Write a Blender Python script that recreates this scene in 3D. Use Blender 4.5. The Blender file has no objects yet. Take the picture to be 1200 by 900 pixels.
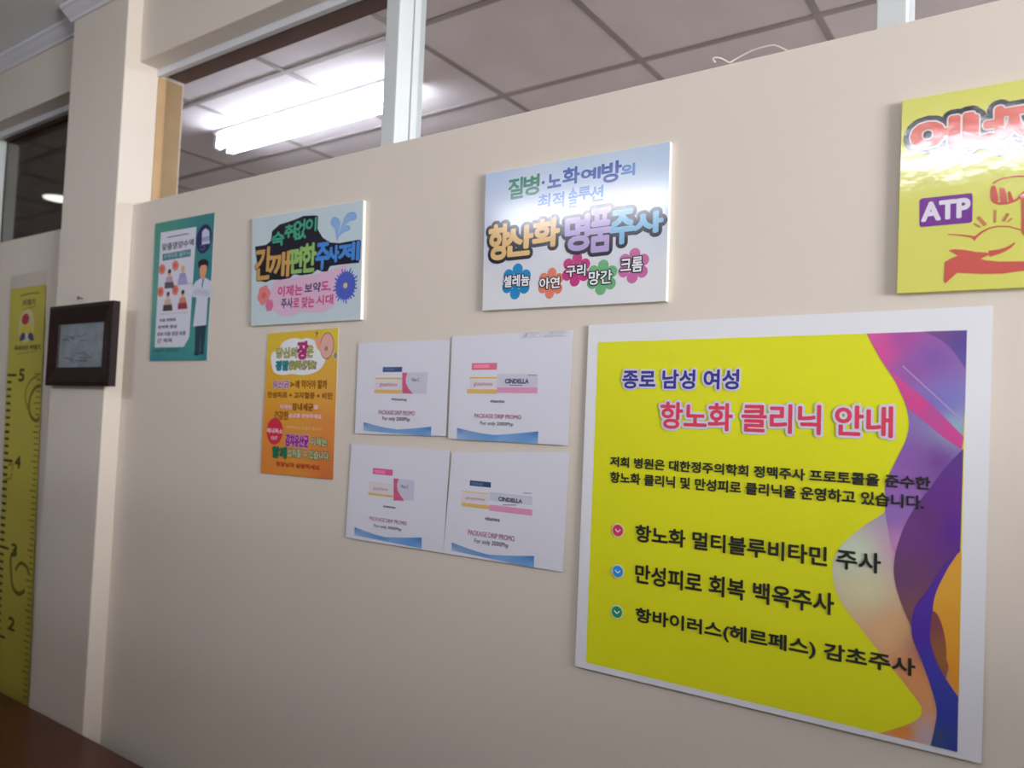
import bpy, bmesh, math, random
from mathutils import Matrix, Vector
random.seed(4)
S = bpy.context.scene
COL = S.collection

# ------------------------------------------------------------------ camera
H = 1.434                      # lens height above the floor
D = 1.25                       # lens distance from the poster wall (wall face is y = 0)
YAW, PITCH, ROLL, FPX = -0.609998919, 0.0461376097, 0.0385856737, 905.350914
cy, sy, cp, sp = math.cos(YAW), math.sin(YAW), math.cos(PITCH), math.sin(PITCH)
FWD = Vector((sy*cp, cy*cp, sp)); R0 = Vector((cy, -sy, 0)); U0 = R0.cross(FWD)
RIGHT = R0*math.cos(ROLL) + U0*math.sin(ROLL)
UP = -R0*math.sin(ROLL) + U0*math.cos(ROLL)
cam = bpy.data.cameras.new('camera'); cam_ob = bpy.data.objects.new('camera', cam); COL.objects.link(cam_ob)
cam.sensor_width = 36; cam.lens = FPX*36/1200; cam.clip_start = 0.02
m = Matrix((RIGHT, UP, -FWD)).transposed().to_4x4(); m.translation = (0, -D, H)
cam_ob.matrix_world = m
cam.dof.use_dof = True; cam.dof.focus_distance = 1.38; cam.dof.aperture_fstop = 3.4     # the far left of the photo is soft
S.camera = cam_ob

# ------------------------------------------------------------------ world, light, exposure
S.view_settings.view_transform = 'Standard'; S.view_settings.look = 'None'
S.view_settings.gamma = 1; S.view_settings.use_curve_mapping = False
S.view_settings.exposure = -0.75
S.cycles.use_denoising = True
S.cycles.max_bounces = 8; S.cycles.diffuse_bounces = 5
S.cycles.sample_clamp_indirect = 6
W = bpy.data.worlds.new('sky'); S.world = W; W.use_nodes = True
bg = W.node_tree.nodes['Background']; bg.inputs[0].default_value = (0.75, 0.85, 1.0, 1); bg.inputs[1].default_value = 1.0
TUBE_FRONT = 88.0      # fluorescent tubes of this room
TUBE_BEYOND = 80.0     # fluorescent tube of the room beyond the partition
DAY = 920.0            # daylight through the window at the right end of the room
sun = bpy.data.lights.new('window_daylight', 'AREA'); sun.shape = 'RECTANGLE'; sun.size = 2.3; sun.size_y = 1.5
sun.energy = DAY; sun.color = (0.98, 0.99, 1.0)
so = bpy.data.objects.new('window_daylight', sun); COL.objects.link(so)
so.location = (4.55, -1.75, 1.65); so.rotation_euler = (0, math.radians(90), 0)   # faces -X (through the window)

# ------------------------------------------------------------------ measuring: a photo point on a plane y = Y
def wp(px, py, Y=0.0):
    d = RIGHT*((px-600)/FPX) - UP*((py-450)/FPX) + FWD
    t = (Y + D)/d.y
    return (d.x*t, d.z*t + H)
def box_on(b, Y=0.0):
    """measured bounding box (x0,y0,x1,y1) -> wall rectangle X0,X1,Z0,Z1"""
    x0, y0, x1, y1 = b; ym = (y0+y1)/2
    return (wp(x0, ym, Y)[0], wp(x1, ym, Y)[0],
            max(wp(x0, y1, Y)[1], wp(x1, y1, Y)[1]), min(wp(x0, y0, Y)[1], wp(x1, y0, Y)[1]))

# ------------------------------------------------------------------ materials
def lin(c):
    c = c/255
    return c/12.92 if c <= 0.04045 else ((c+0.055)/1.055)**2.4
_mats = {}
def mat(name, rgb, rough=0.6, spec=0.4, var=0.04, scale=8.0, bump=0.0, bscale=60.0, metal=0.0):
    key = (name, tuple(rgb), rough)
    if key in _mats: return _mats[key]
    M = bpy.data.materials.new(name); M.use_nodes = True
    nt = M.node_tree; b = nt.nodes['Principled BSDF']
    c = [lin(v) for v in rgb]
    b.inputs['Roughness'].default_value = rough; b.inputs['Specular IOR Level'].default_value = spec
    b.inputs['Metallic'].default_value = metal
    tc = nt.nodes.new('ShaderNodeTexCoord')
    n = nt.nodes.new('ShaderNodeTexNoise'); n.inputs['Scale'].default_value = scale; n.inputs['Detail'].default_value = 4
    nt.links.new(tc.outputs['Object'], n.inputs['Vector'])
    r = nt.nodes.new('ShaderNodeValToRGB')
    r.color_ramp.elements[0].position = 0.3; r.color_ramp.elements[1].position = 0.7
    r.color_ramp.elements[0].color = [v*(1-var) for v in c]+[1]
    r.color_ramp.elements[1].color = [min(1, v*(1+var)) for v in c]+[1]
    nt.links.new(n.outputs['Fac'], r.inputs['Fac']); nt.links.new(r.outputs['Color'], b.inputs['Base Color'])
    if bump:
        n2 = nt.nodes.new('ShaderNodeTexNoise'); n2.inputs['Scale'].default_value = bscale; n2.inputs['Detail'].default_value = 3
        nt.links.new(tc.outputs['Object'], n2.inputs['Vector'])
        bp = nt.nodes.new('ShaderNodeBump'); bp.inputs['Strength'].default_value = bump; bp.inputs['Distance'].default_value = 0.004
        nt.links.new(n2.outputs['Fac'], bp.inputs['Height']); nt.links.new(bp.outputs['Normal'], b.inputs['Normal'])
    _mats[key] = M
    return M
def emit(name, rgb, strength):
    M = bpy.data.materials.new(name); M.use_nodes = True; nt = M.node_tree
    b = nt.nodes['Principled BSDF']
    b.inputs['Base Color'].default_value = (0.9, 0.9, 0.9, 1)
    b.inputs['Emission Color'].default_value = [lin(v) for v in rgb]+[1]; b.inputs['Emission Strength'].default_value = strength
    return M
def glass(name, tint=(1, 1, 1), dust=0.03, refl=1.0, ior=1.45):
    M = bpy.data.materials.new(name); M.use_nodes = True; nt = M.node_tree
    for n in list(nt.nodes): nt.nodes.remove(n)
    out = nt.nodes.new('ShaderNodeOutputMaterial')
    tr = nt.nodes.new('ShaderNodeBsdfTransparent'); tr.inputs[0].default_value = (*tint, 1)
    gl = nt.nodes.new('ShaderNodeBsdfGlossy'); gl.inputs['Roughness'].default_value = 0.03; gl.inputs[0].default_value = (refl, refl, refl, 1)
    fr = nt.nodes.new('ShaderNodeFresnel'); 
    ge = nt.nodes.new('ShaderNodeNewGeometry'); io = nt.nodes.new('ShaderNodeMapRange')
    io.inputs['To Min'].default_value = ior; io.inputs['To Max'].default_value = 1/ior
    nt.links.new(ge.outputs['Backfacing'], io.inputs['Value']); nt.links.new(io.outputs[0], fr.inputs[0])
    mx = nt.nodes.new('ShaderNodeMixShader')
    nt.links.new(fr.outputs[0], mx.inputs[0]); nt.links.new(tr.outputs[0], mx.inputs[1]); nt.links.new(gl.outputs[0], mx.inputs[2])
    df = nt.nodes.new('ShaderNodeBsdfTranslucent'); df.inputs[0].default_value = (0.8, 0.8, 0.85, 1)
    n = nt.nodes.new('ShaderNodeTexNoise'); n.inputs['Scale'].default_value = 9; n.inputs['Detail'].default_value = 6
    tc = nt.nodes.new('ShaderNodeTexCoord'); nt.links.new(tc.outputs['Object'], n.inputs['Vector'])
    mr = nt.nodes.new('ShaderNodeMapRange'); mr.inputs['From Min'].default_value = 0.45; mr.inputs['From Max'].default_value = 0.8
    mr.inputs['To Max'].default_value = dust*3; mr.inputs['To Min'].default_value = dust*0.3
    nt.links.new(n.outputs['Fac'], mr.inputs['Value'])
    m2 = nt.nodes.new('ShaderNodeMixShader')
    nt.links.new(mr.outputs[0], m2.inputs[0]); nt.links.new(mx.outputs[0], m2.inputs[1]); nt.links.new(df.outputs[0], m2.inputs[2])
    nt.links.new(m2.outputs[0], out.inputs[0])
    return M

CREAM = mat('cream_wall_paint', (224, 213, 201), 0.55, 0.3, 0.02, 2.0, 0.08, 40)
CREAM_PILLAR = mat('cream_pillar_paint', (224, 213, 201), 0.5, 0.3, 0.02, 2.0, 0.06, 40)
TAN = mat('tan_wooden_reveal', (188, 154, 112), 0.5, 0.3, 0.06, 14.0)
BROWN = mat('brown_wooden_reveal', (112, 86, 78), 0.6, 0.3, 0.06, 14.0)
UPVC = mat('white_window_plastic', (208, 212, 212), 0.35, 0.4, 0.015, 5)
UPVC_G = mat('grey_window_track', (222, 224, 230), 0.4, 0.4, 0.03, 5)
CEIL = mat('white_ceiling_paint', (236, 238, 242), 0.8, 0.2, 0.02, 3)
CORN = mat('white_cornice_paint', (222, 222, 230), 0.7, 0.2, 0.02, 3)
DIMW = mat('grey_brown_wall_paint', (120, 112, 102), 0.6, 0.3, 0.02, 2.0)
DFLOOR = mat('dark_floor_tile', (70, 60, 52), 0.35, 0.4, 0.08, 2)
TILE = mat('grey_ceiling_tile', (206, 198, 202), 0.8, 0.2, 0.05, 5, 0.15, 120)
TBAR = mat('grey_ceiling_grid', (142, 134, 131), 0.6, 0.3, 0.04, 5)
FLOORM = mat('pale_floor_tile', (206, 196, 186), 0.4, 0.4, 0.05, 2)
DWOOD = mat('reddish_brown_varnished_wood', (80, 35, 17), 0.32, 0.4, 0.16, 5, 0.05, 20)
FRAMEW = mat('dark_brown_frame_wood', (36, 21, 20), 0.4, 0.4, 0.15, 12)
STEEL = mat('grey_steel', (120, 116, 112), 0.4, 0.5, 0.03, 9, metal=0.8)

# ------------------------------------------------------------------ mesh building
class MB:
    def __init__(s): s.v = []; s.f = []; s.mi = []; s.mats = []; s.vc = None
    def mid(s, m):
        if m not in s.mats: s.mats.append(m)
        return s.mats.index(m)
    def add(s, vs, fs, m):
        o = len(s.v); s.v += [tuple(p) for p in vs]; k = s.mid(m)
        for f in fs: s.f.append([i+o for i in f]); s.mi.append(k)
    def box(s, lo, hi, m):
        x0, y0, z0 = lo; x1, y1, z1 = hi
        s.add([(x0,y0,z0),(x1,y0,z0),(x1,y1,z0),(x0,y1,z0),(x0,y0,z1),(x1,y0,z1),(x1,y1,z1),(x0,y1,z1)],
              [(0,3,2,1),(4,5,6,7),(0,1,5,4),(1,2,6,5),(2,3,7,6),(3,0,4,7)], m)
    def prism_x(s, prof, x0, x1, m):          # profile in (y,z) swept along X
        n = len(prof)
        s.add([(x0, a, b) for a, b in prof]+[(x1, a, b) for a, b in prof],
              [list(range(n))[::-1], list(range(n, 2*n))]+[(i, (i+1) % n, n+(i+1) % n, n+i) for i in range(n)], m)
    def cyl(s, p, q, r, m, n=16, r2=None):
        p, q = Vector(p), Vector(q); d = (q-p).normalized()
        a = d.orthogonal().normalized(); b = d.cross(a); r2 = r if r2 is None else r2
        vs = [p+(a*math.cos(t)+b*math.sin(t))*r for t in [2*math.pi*i/n for i in range(n)]]
        vs += [q+(a*math.cos(t)+b*math.sin(t))*r2 for t in [2*math.pi*i/n for i in range(n)]]
        s.add(vs, [list(range(n))[::-1], list(range(n, 2*n))]+[(i, (i+1) % n, n+(i+1) % n, n+i) for i in range(n)], m)
    def tube(s, pts, r, m, n=8):
        pts = [Vector(p) for p in pts]; vs = []; fs = []
        for i, p in enumerate(pts):
            d = (pts[min(i+1, len(pts)-1)]-pts[max(i-1, 0)]).normalized()
            a = d.cross(Vector((0.3, 0.2, 1))).normalized(); b = d.cross(a)
            vs += [p+(a*math.cos(2*math.pi*k/n)+b*math.sin(2*math.pi*k/n))*r for k in range(n)]
        for i in range(len(pts)-1):
            for k in range(n): fs.append((i*n+k, i*n+(k+1) % n, (i+1)*n+(k+1) % n, (i+1)*n+k))
        fs += [list(range(n))[::-1], [(len(pts)-1)*n+k for k in range(n)]]
        s.add(vs, fs, m)
    def build(s, name, parent=None, bevel=0.0, smooth=False):
        o0 = origin(parent)
        me = bpy.data.meshes.new(name)
        me.from_pydata([(x-o0[0], y-o0[1], z-o0[2]) for x, y, z in s.v], [], s.f)
        for mm in s.mats: me.materials.append(mm)
        me.polygons.foreach_set('material_index', s.mi)
        if smooth: me.polygons.foreach_set('use_smooth', [True]*len(me.polygons))
        if s.vc:
            ca = me.color_attributes.new('ink', 'FLOAT_COLOR', 'POINT')
            for i, c in enumerate(s.vc): ca.data[i].color = (*c, 1)
        me.update()
        ob = bpy.data.objects.new(name, me); COL.objects.link(ob)
        if parent: ob.parent = parent
        if bevel:
            md = ob.modifiers.new('bevel', 'BEVEL'); md.width = bevel; md.segments = 2; md.limit_method = 'ANGLE'
        return ob
def origin(o):
    p = Vector((0, 0, 0))
    while o: p += o.location; o = o.parent
    return p
def struct(o): o['kind'] = 'structure'; return o
def thing(name, label, cat, loc=(0, 0, 0), group=None):
    o = bpy.data.objects.new(name, None); COL.objects.link(o); o.location = loc; o.empty_display_size = 0.05
    return tag(o, label, cat, group)
def tag(o, label, cat, group=None):
    o['label'] = label; o['category'] = cat
    if group: o['group'] = group
    return o

# ------------------------------------------------------------------ the setting
XP0, XP1 = -2.665, -2.324            # pillar left and right
PY = -0.052                          # pillar front
ZT, ZTL = H+0.617, H+0.592           # top of the partition, right and left of the pillar
ZB, ZBL = H+1.064, H+1.072           # underside of the beam
ZC = H+1.302                         # ceiling of this room
ZC2 = H+1.315                        # ceiling of the room beyond
XR, XL, YF = 4.3, -5.6, -4.3
TH = 0.145
b = MB(); b.box((XP1, 0, 0), (XR, TH, ZT), CREAM); b.box((XP1, -0.006, ZB), (XR, TH, ZC+0.06), CREAM); struct(b.build('wall_back', bevel=0.003))
b = MB(); b.box((XL, 0, 0), (XP0, TH, ZTL), CREAM); b.box((XL, 0, ZBL), (XP0, TH, ZC+0.06), CREAM); struct(b.build('wall_left', bevel=0.003))
b = MB(); b.box((XP0, PY, 0), (XP1, TH, ZC+0.06), CREAM_PILLAR); struct(b.build('pillar', bevel=0.004))
b = MB(); b.box((XL, YF, -0.1), (XR, 0.0, 0), DFLOOR); struct(b.build('floor'))
b = MB(); b.box((XL, YF, ZC), (XR, 0.0, ZC+0.1), CEIL); struct(b.build('ceiling'))
# cornice mouldings
def cornice(x0, x1, y, name):
    z = H+1.262
    pr = [(y, z), (y-0.006, z), (y-0.010, z+0.008), (y-0.022, z+0.016), (y-0.034, z+0.027), (y-0.042, z+0.031), (y-0.042, ZC), (y, ZC)]
    c = MB(); c.prism_x(pr, x0, x1, CORN); return struct(c.build(name))
cornice(XL, XP0, 0.0, 'trim_1'); cornice(XP0-0.014, XP1+0.014, PY, 'trim_2'); cornice(XP1, XR, -0.006, 'trim_3')
# unseen walls of this room
b = MB(); b.box((XL-0.1, YF, 0), (XL, 0, ZC), DIMW); struct(b.build('wall_far_left'))
b = MB(); b.box((XL, YF-0.1, 0), (XR, YF, ZC), DIMW); struct(b.build('wall_front'))
WY0, WY1, WZ0, WZ1 = -3.0, -0.5, 0.95, 2.4
b = MB()
b.box((XR, YF, 0), (XR+0.14, 0, WZ0), CREAM); b.box((XR, YF, WZ1), (XR+0.14, 0, ZC), CREAM)
b.box((XR, YF, WZ0), (XR+0.14, WY0, WZ1), CREAM); b.box((XR, WY1, WZ0), (XR+0.14, 0, WZ1), CREAM); struct(b.build('wall_right'))
b = MB()
for y in (WY0, (WY0+WY1)/2-0.025, WY1-0.05): b.box((XR+0.03, y, WZ0), (XR+0.08, y+0.05, WZ1), UPVC)
for z in (WZ0, WZ1-0.05): b.box((XR+0.031, WY0, z), (XR+0.079, WY1, z+0.05), UPVC)
struct(b.build('window_3'))

# window band over the partition
TINT = glass('clear_glass', (0.93, 0.95, 0.95), 0.006, 0.06)
SHADE_GLASS = glass('shade_tinted_glass', (0.44, 0.43, 0.40), 0.006, 0.4)  # dark tint stands in for the shade in the room behind the left window
def mullion(root, xr, z0, z1, w=0.044):
    f = MB(); f.box((xr-w, 0.055, z0), (xr, 0.104, z1), UPVC); f.build('sash_stile', root, 0.002)
    f = MB(); f.box((xr-w, 0.110, z0), (xr-0.001, 0.150, z1), UPVC); f.build('sash_stile', root, 0.002)
def window(name, x0, x1, z0, z1, mulls, tint, ys=(0.079, 0.130)):
    r = bpy.data.objects.new(name, None); COL.objects.link(r); r.location = ((x0+x1)/2, 0.1, z0); struct(r)
    f = MB()
    f.box((x0, 0.052, z1-0.024), (x1, 0.062, z1), UPVC_G); f.box((x0, 0.066, z1-0.019), (x1, 0.074, z1), UPVC_G); f.box((x0, 0.078, z1-0.012), (x1, 0.085, z1), UPVC_G)
    f.box((x0, 0.055, z0), (x1, 0.14, z0+0.02), UPVC_G)
    f.build('track', r)
    for x in mulls: mullion(r, x, z0+0.005, z1-0.004)
    for i, (a, c) in enumerate(zip([x0]+list(mulls), list(mulls)+[x1])):
        y = ys[i % 2]
        g = MB(); g.box((a, y, z0+0.01), (c-0.03, y+0.004, z1-0.01), tint); g.build('glass_pane', r)
    return r
window('window_1', XP1, XR, ZT, ZB, [-1.281, -0.188, 0.92, 2.0], TINT)
xm = wp(8, 168, 0.104)[0]
window('window_2', XL, XP0, ZTL, ZBL, [xm-1.1, xm], SHADE_GLASS, (0.105, 0.079))
# wooden reveals of the wall thickness behind the tracks
b = MB(); b.box((XP1, 0.056, ZT), (XP1+0.004, 0.137, ZB-0.024), TAN); struct(b.build('trim_4'))
b = MB(); b.box((XP1, 0.088, ZB-0.012), (XR, 0.147, ZB), BROWN); struct(b.build('trim_5'))
b = MB(); b.box((XL, 0.088, ZBL-0.012), (XP0, 0.147, ZBL), BROWN); struct(b.build('trim_6'))

# room beyond the partition
YB, XBL, XBR = 4.2, -7.2, 4.4
b = MB(); b.box((XBL, 0.15, ZC2), (XBR, YB, ZC2+0.08), TILE); c2 = struct(b.build('ceiling_beyond'))
b = MB()
x = -1.2206-0.6096*9
while x < XBR:
    b.box((x-0.0125, 0.15, ZC2-0.004), (x+0.0125, YB, ZC2+0.01), TBAR); x += 0.6096
y = 1.232-0.603*1
while y < YB:
    b.box((XBL, y-0.0125, ZC2-0.0045), (XBR, y+0.0125, ZC2+0.009), TBAR); y += 0.603
b.build('ceiling_grid', c2)
b = MB(); b.box((XBL, 0.15, -0.1), (XBR, YB, 0), FLOORM); struct(b.build('floor_beyond'))
b = MB(); b.box((XBL, YB, 0), (XBR, YB+0.1, ZC2), CREAM); struct(b.build('wall_beyond_back'))
b = MB(); b.box((XBL-0.1, 0.15, 0), (XBL, YB, ZC2), CREAM); struct(b.build('wall_beyond_left'))
b = MB(); b.box((XBR, 0.15, 0), (XBR+0.1, YB, ZC2), CREAM); struct(b.build('wall_beyond_right'))

# ------------------------------------------------------------------ lamps
HOUS = mat('white_lamp_housing', (225, 226, 230), 0.4, 0.4, 0.01)
def fluorescent(x0, x1, y, z, label, strength, offsets=(-0.07, 0.07)):
    t = thing('fluorescent_lamp', label, 'lamp', ((x0+x1)/2, y, z)); w = max(offsets)
    f = MB(); f.prism_x([(y-0.022-w, z), (y+0.022+w, z), (y+0.018+w, z-0.010), (y+0.010, z-0.044), (y-0.010, z-0.044), (y-0.018-w, z-0.010)], x0, x1, HOUS); f.build('housing', t)
    E = emit('tube_glow', (240, 243, 255), strength)
    for o in offsets:
        f = MB(); f.cyl((x0+0.03, y+o, z-0.066), (x1-0.03, y+o, z-0.066), 0.0145, E, 18); tb = f.build('tube', t)
        for xa in (x0, x1-0.03):
            f = MB(); f.box((xa, y+o-0.016, z-0.084), (xa+0.03, y+o+0.016, z-0.025), HOUS); f.build('lamp_holder', tb, 0.004)
    return t
fluorescent(-3.27, -2.05, 0.925, ZC2-0.004, 'glowing slim fluorescent lamp on the grey tiled ceiling behind the window', TUBE_BEYOND, (-0.036, 0.036))
fluorescent(0.9, 2.14, 2.3, ZC2-0.004, 'twin fluorescent lamp deeper in the room behind the window, right of the posters', TUBE_BEYOND*10.0)
fluorescent(-2.8, -1.6, -2.6, ZC, 'twin fluorescent lamp on the plain white ceiling, nearer the pillar', TUBE_FRONT)
fluorescent(-0.75, 0.45, -2.6, ZC, 'twin fluorescent lamp on the plain white ceiling, opposite the yellow posters', TUBE_FRONT)
dx, dy = -5.24, 1.085
t = thing('ceiling_downlight', 'small round glowing downlight in the dark ceiling behind the left window', 'lamp', (dx, dy, ZC2))
f = MB(); f.cyl((dx, dy, ZC2-0.008), (dx, dy, ZC2+0.002), 0.105, HOUS, 32); f.build('trim_ring', t)
f = MB(); f.cyl((dx, dy, ZC2-0.012), (dx, dy, ZC2-0.006), 0.09, emit('downlight_glow', (240, 246, 250), 14.0), 32); f.build('lens', t)

# ------------------------------------------------------------------ bench in the bottom left corner
zb = H-0.965
t = thing('wooden_bench', 'reddish brown varnished wooden bench against the foot of the pillar', 'bench', (-3.0, -0.3, 0))
f = MB(); f.box((-4.3, -0.50, zb-0.035), (-1.5, -0.058, zb), DWOOD); f.build('seat', t, 0.006)
for xx in (-4.2, -1.66):
    for yy in (-0.47, -0.14):
        f = MB(); f.box((xx, yy, 0), (xx+0.06, yy+0.06, zb-0.035), DWOOD); f.build('leg', t, 0.004)
f = MB(); f.box((-4.14, -0.15, zb-0.11), (-1.66, -0.13, zb-0.035), DWOOD); f.build('apron', t)

# unseen blocks added to shade the lower wall (beside and behind the camera)
f = MB(); f.box((1.0, -2.6, 0), (1.10, -0.12, 1.36), DIMW); struct(f.build('shade_block_side', bevel=0.004))
f = MB(); f.box((-3.9, -2.20, 0), (-1.75, -2.12, 2.36), DIMW); struct(f.build('shade_block_behind', bevel=0.004))

# ------------------------------------------------------------------ lettering
_tx = {}
def glyphs(body):
    if body in _tx: return _tx[body]
    cu = bpy.data.curves.new('lettering', 'FONT'); cu.body = body; cu.resolution_u = 3; cu.fill_mode = 'BOTH'
    ob = bpy.data.objects.new('lettering', cu); COL.objects.link(ob)
    dg = bpy.context.evaluated_depsgraph_get(); dg.update()
    me = bpy.data.meshes.new_from_object(ob.evaluated_get(dg))
    vs = [(v.co.x, v.co.y) for v in me.vertices]; fs = [list(p.vertices) for p in me.polygons]
    bpy.data.objects.remove(ob); bpy.data.curves.remove(cu); bpy.data.meshes.remove(me)
    xs = [v[0] for v in vs]; ys = [v[1] for v in vs]
    x0, x1, y0, y1 = min(xs), max(xs), min(ys), max(ys)
    _tx[body] = ([((x-x0)/max(1e-6, x1-x0), (y-y0)/max(1e-6, y1-y0)) for x, y in vs], fs)
    return _tx[body]
LIFT = 0.00016
class Print:
    """everything printed on one flat face at y = Y"""
    def __init__(s, root, Y): s.root = root; s.Y = Y; s.n = 0
    def y(s, k):                    # every stroke of ink lies a hair above the one before
        s.n += 1; return s.Y - LIFT*k - 4e-6*(s.n % 36)
    def text(s, mb, body, b, k, layers, shear=0.0, px=True):
        """layers: (material, growth in metres); drawn bottom to top from layer k"""
        X0, X1, Z0, Z1 = box_on(b, s.Y) if px else b
        vs, fs = glyphs(body)
        for j, (m, g) in enumerate(layers):
            n = 0 if g == 0 else (8 if g < 0.0016 else 14 if g < 0.004 else 20 if g < 0.008 else 34)
            offs = [(0, 0)]+[(g*math.cos(2*math.pi*i/n), g*math.sin(2*math.pi*i/n)) for i in range(n)]
            for ox, oz in offs:
                y = s.y(k+j)
                mb.add([(X0+(X1-X0)*u+ox+shear*(v-0.5)*(Z1-Z0), y, Z0+(Z1-Z0)*v+oz) for u, v in vs], fs, m)
    def poly(s, mb, pts, k, m, smooth=0, px=True):
        if smooth: pts = catmull(pts, smooth)
        P = [wp(a, c, s.Y) if px else (a, c) for a, c in pts]
        if sum(P[i][0]*P[(i+1) % len(P)][1]-P[(i+1) % len(P)][0]*P[i][1] for i in range(len(P))) < 0: P = P[::-1]
        mb.add([(x, s.y(k), z) for x, z in P], [list(range(len(P)))], m)
    def rect(s, mb, b, k, m, px=True):
        X0, X1, Z0, Z1 = box_on(b, s.Y) if px else b
        s.poly(mb, [(X0, Z0), (X1, Z0), (X1, Z1), (X0, Z1)], k, m, px=False)
    def disc(s, mb, c, rx, rz, k, m, n=28, rot=0.0):
        X, Z = wp(*c, s.Y) if c[0] > 5 else c
        P = []
        for i in range(n):
            a = 2*math.pi*i/n; u, v = rx*math.cos(a), rz*math.sin(a)
            P.append((X+u*math.cos(rot)-v*math.sin(rot), Z+u*math.sin(rot)+v*math.cos(rot)))
        s.poly(mb, P, k, m, px=False)
    def stroke(s, mb, pts, w, k, m, px=True, taper=None):
        P = [Vector(wp(a, c, s.Y)) if px else Vector((a, c)) for a, c in (catmull(pts, 5, False) if len(pts) > 2 else pts)]
        L = []; R = []
        for i, p in enumerate(P):
            d = (P[min(i+1, len(P)-1)]-P[max(i-1, 0)]).normalized(); nrm = Vector((-d.y, d.x))
            ww = w if taper is None else w*(taper[0]+(taper[1]-taper[0])*i/(len(P)-1))
            L.append(p+nrm*ww/2); R.append(p-nrm*ww/2)
        y = s.y(k); n = len(P)
        mb.add([(q.x, y, q.y) for q in L+R], [(i, n+i, n+i+1, i+1) for i in range(n-1)], m)
def catmull(pts, n, closed=True):
    out = []; N = len(pts)
    for i in range(N if closed else N-1):
        if closed: p = [pts[(i+j-1) % N] for j in range(4)]
        else: p = [pts[max(0, min(N-1, i+j-1))] for j in range(4)]
        for q in range(n):
            t = q/n
            out.append(tuple(0.5*(2*p[1][d]+(p[2][d]-p[0][d])*t+(2*p[0][d]-5*p[1][d]+4*p[2][d]-p[3][d])*t*t+(-p[0][d]+3*p[1][d]-3*p[2][d]+p[3][d])*t**3) for d in (0, 1)))
    if not closed: out.append(pts[-1])
    return out
def sheet(name, label, cat, quad, Y, thick, m, lean=0.0, group=None, part='sheet', bevel=0.0):
    """quad: measured corners TL TR BR BL of the front face; the back lies `thick` behind"""
    q = [wp(x, y, Y) for x, y in quad]
    zt = max(p[1] for p in q)
    root = thing(name, label, cat, ((q[0][0]+q[1][0])/2, Y+thick, zt), group)
    f = MB()
    vs = [(x, Y, z) for x, z in (q[3], q[2], q[1], q[0])]+[(x, Y+thick, z) for x, z in (q[3], q[2], q[1], q[0])]
    f.add(vs, [(0,1,2,3),(7,6,5,4),(0,4,5,1),(1,5,6,2),(2,6,7,3),(3,7,4,0)], m)
    f.build(part, root, bevel)
    root.rotation_euler.x = -lean
    return root, Print(root, Y)
def ink(rgb, rough=0.45, spec=0.4): return mat('ink_%02x%02x%02x' % tuple(int(v) for v in rgb), rgb, rough, spec, 0.015, 6, 0.0 if rough > 0.12 else 0.12, 26)
# shared gradient ink: colour stored in the artwork
def gradient_ink(rough, spec):
    M = bpy.data.materials.new('gradient_ink'); M.use_nodes = True; nt = M.node_tree; bb = nt.nodes['Principled BSDF']
    at = nt.nodes.new('ShaderNodeAttribute'); at.attribute_name = 'ink'
    nt.links.new(at.outputs['Color'], bb.inputs['Base Color'])
    bb.inputs['Roughness'].default_value = rough; bb.inputs['Specular IOR Level'].default_value = spec
    return M
GRAD = gradient_ink(0.4, 0.4)
GRADG = gradient_ink(0.13, 0.6)
def gradient_poly(pr, name, pts, k, stops, m=GRAD, smooth=0, cuts=3, power=2.5):
    """stops: ((px,py), rgb); colours blend between the stops"""
    if smooth: pts = catmull(pts, smooth)
    P = [wp(a, c, pr.Y) for a, c in pts]
    if sum(P[i][0]*P[(i+1) % len(P)][1]-P[(i+1) % len(P)][0]*P[i][1] for i in range(len(P))) < 0: P = P[::-1]
    bm = bmesh.new(); vs = [bm.verts.new((x, pr.y(k), z)) for x, z in P]; bm.faces.new(vs); bm.normal_update()
    bmesh.ops.triangulate(bm, faces=bm.faces[:])
    for _ in range(cuts):
        bmesh.ops.subdivide_edges(bm, edges=[e for e in bm.edges if e.calc_length() > 0.012], cuts=1, use_grid_fill=True)
        bmesh.ops.triangulate(bm, faces=bm.faces[:])
    st = [(Vector(wp(*p, pr.Y)), [lin(v) for v in c]) for p, c in stops]
    f = MB(); bm.verts.ensure_lookup_table()
    f.add([v.co[:] for v in bm.verts], [[v.index for v in fc.verts] for fc in bm.faces], m)
    f.vc = []
    for v in bm.verts:
        ws = [1/((Vector((v.co.x, v.co.z))-p).length+0.004)**power for p, _ in st]; t = sum(ws)
        f.vc.append(tuple(sum(w*c[i] for w, (_, c) in zip(ws, st))/t for i in range(3)))
    bm.free()
    return f.build(name, pr.root)
PAPER = mat('white_paper', (234, 234, 240), 0.45, 0.35, 0.012, 4)
FOAM = mat('white_foam_board', (236, 234, 226), 0.5, 0.3, 0.01, 4)
BLACK = ink((30, 28, 32)); WHITE = ink((240, 240, 244))

# ------------------------------------------------------------------ the big yellow clinic notice
r, p = sheet('clinic_notice', 'large yellow clinic notice with white border and purple wave', 'poster',
             [(690, 381), (1164, 358), (1150.5, 894), (675, 780)], -0.0045, 0.0008, PAPER, 0.006)
q = [(701, 401), (1133.3, 387), (1122.3, 880), (687.8, 775.5)]
YEL = mat('yellow_print', (226, 226, 30), 0.42, 0.4, 0.02, 5)
f = MB(); p.poly(f, q, 1, YEL); f.build('yellow_panel', r)
Lb = [(1016, 391), (1031, 419), (1052.5, 452.8), (1064.5, 486), (1063, 512), (1049, 542), (1038, 567), (1038, 588), (1037.6, 600)]
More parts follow.
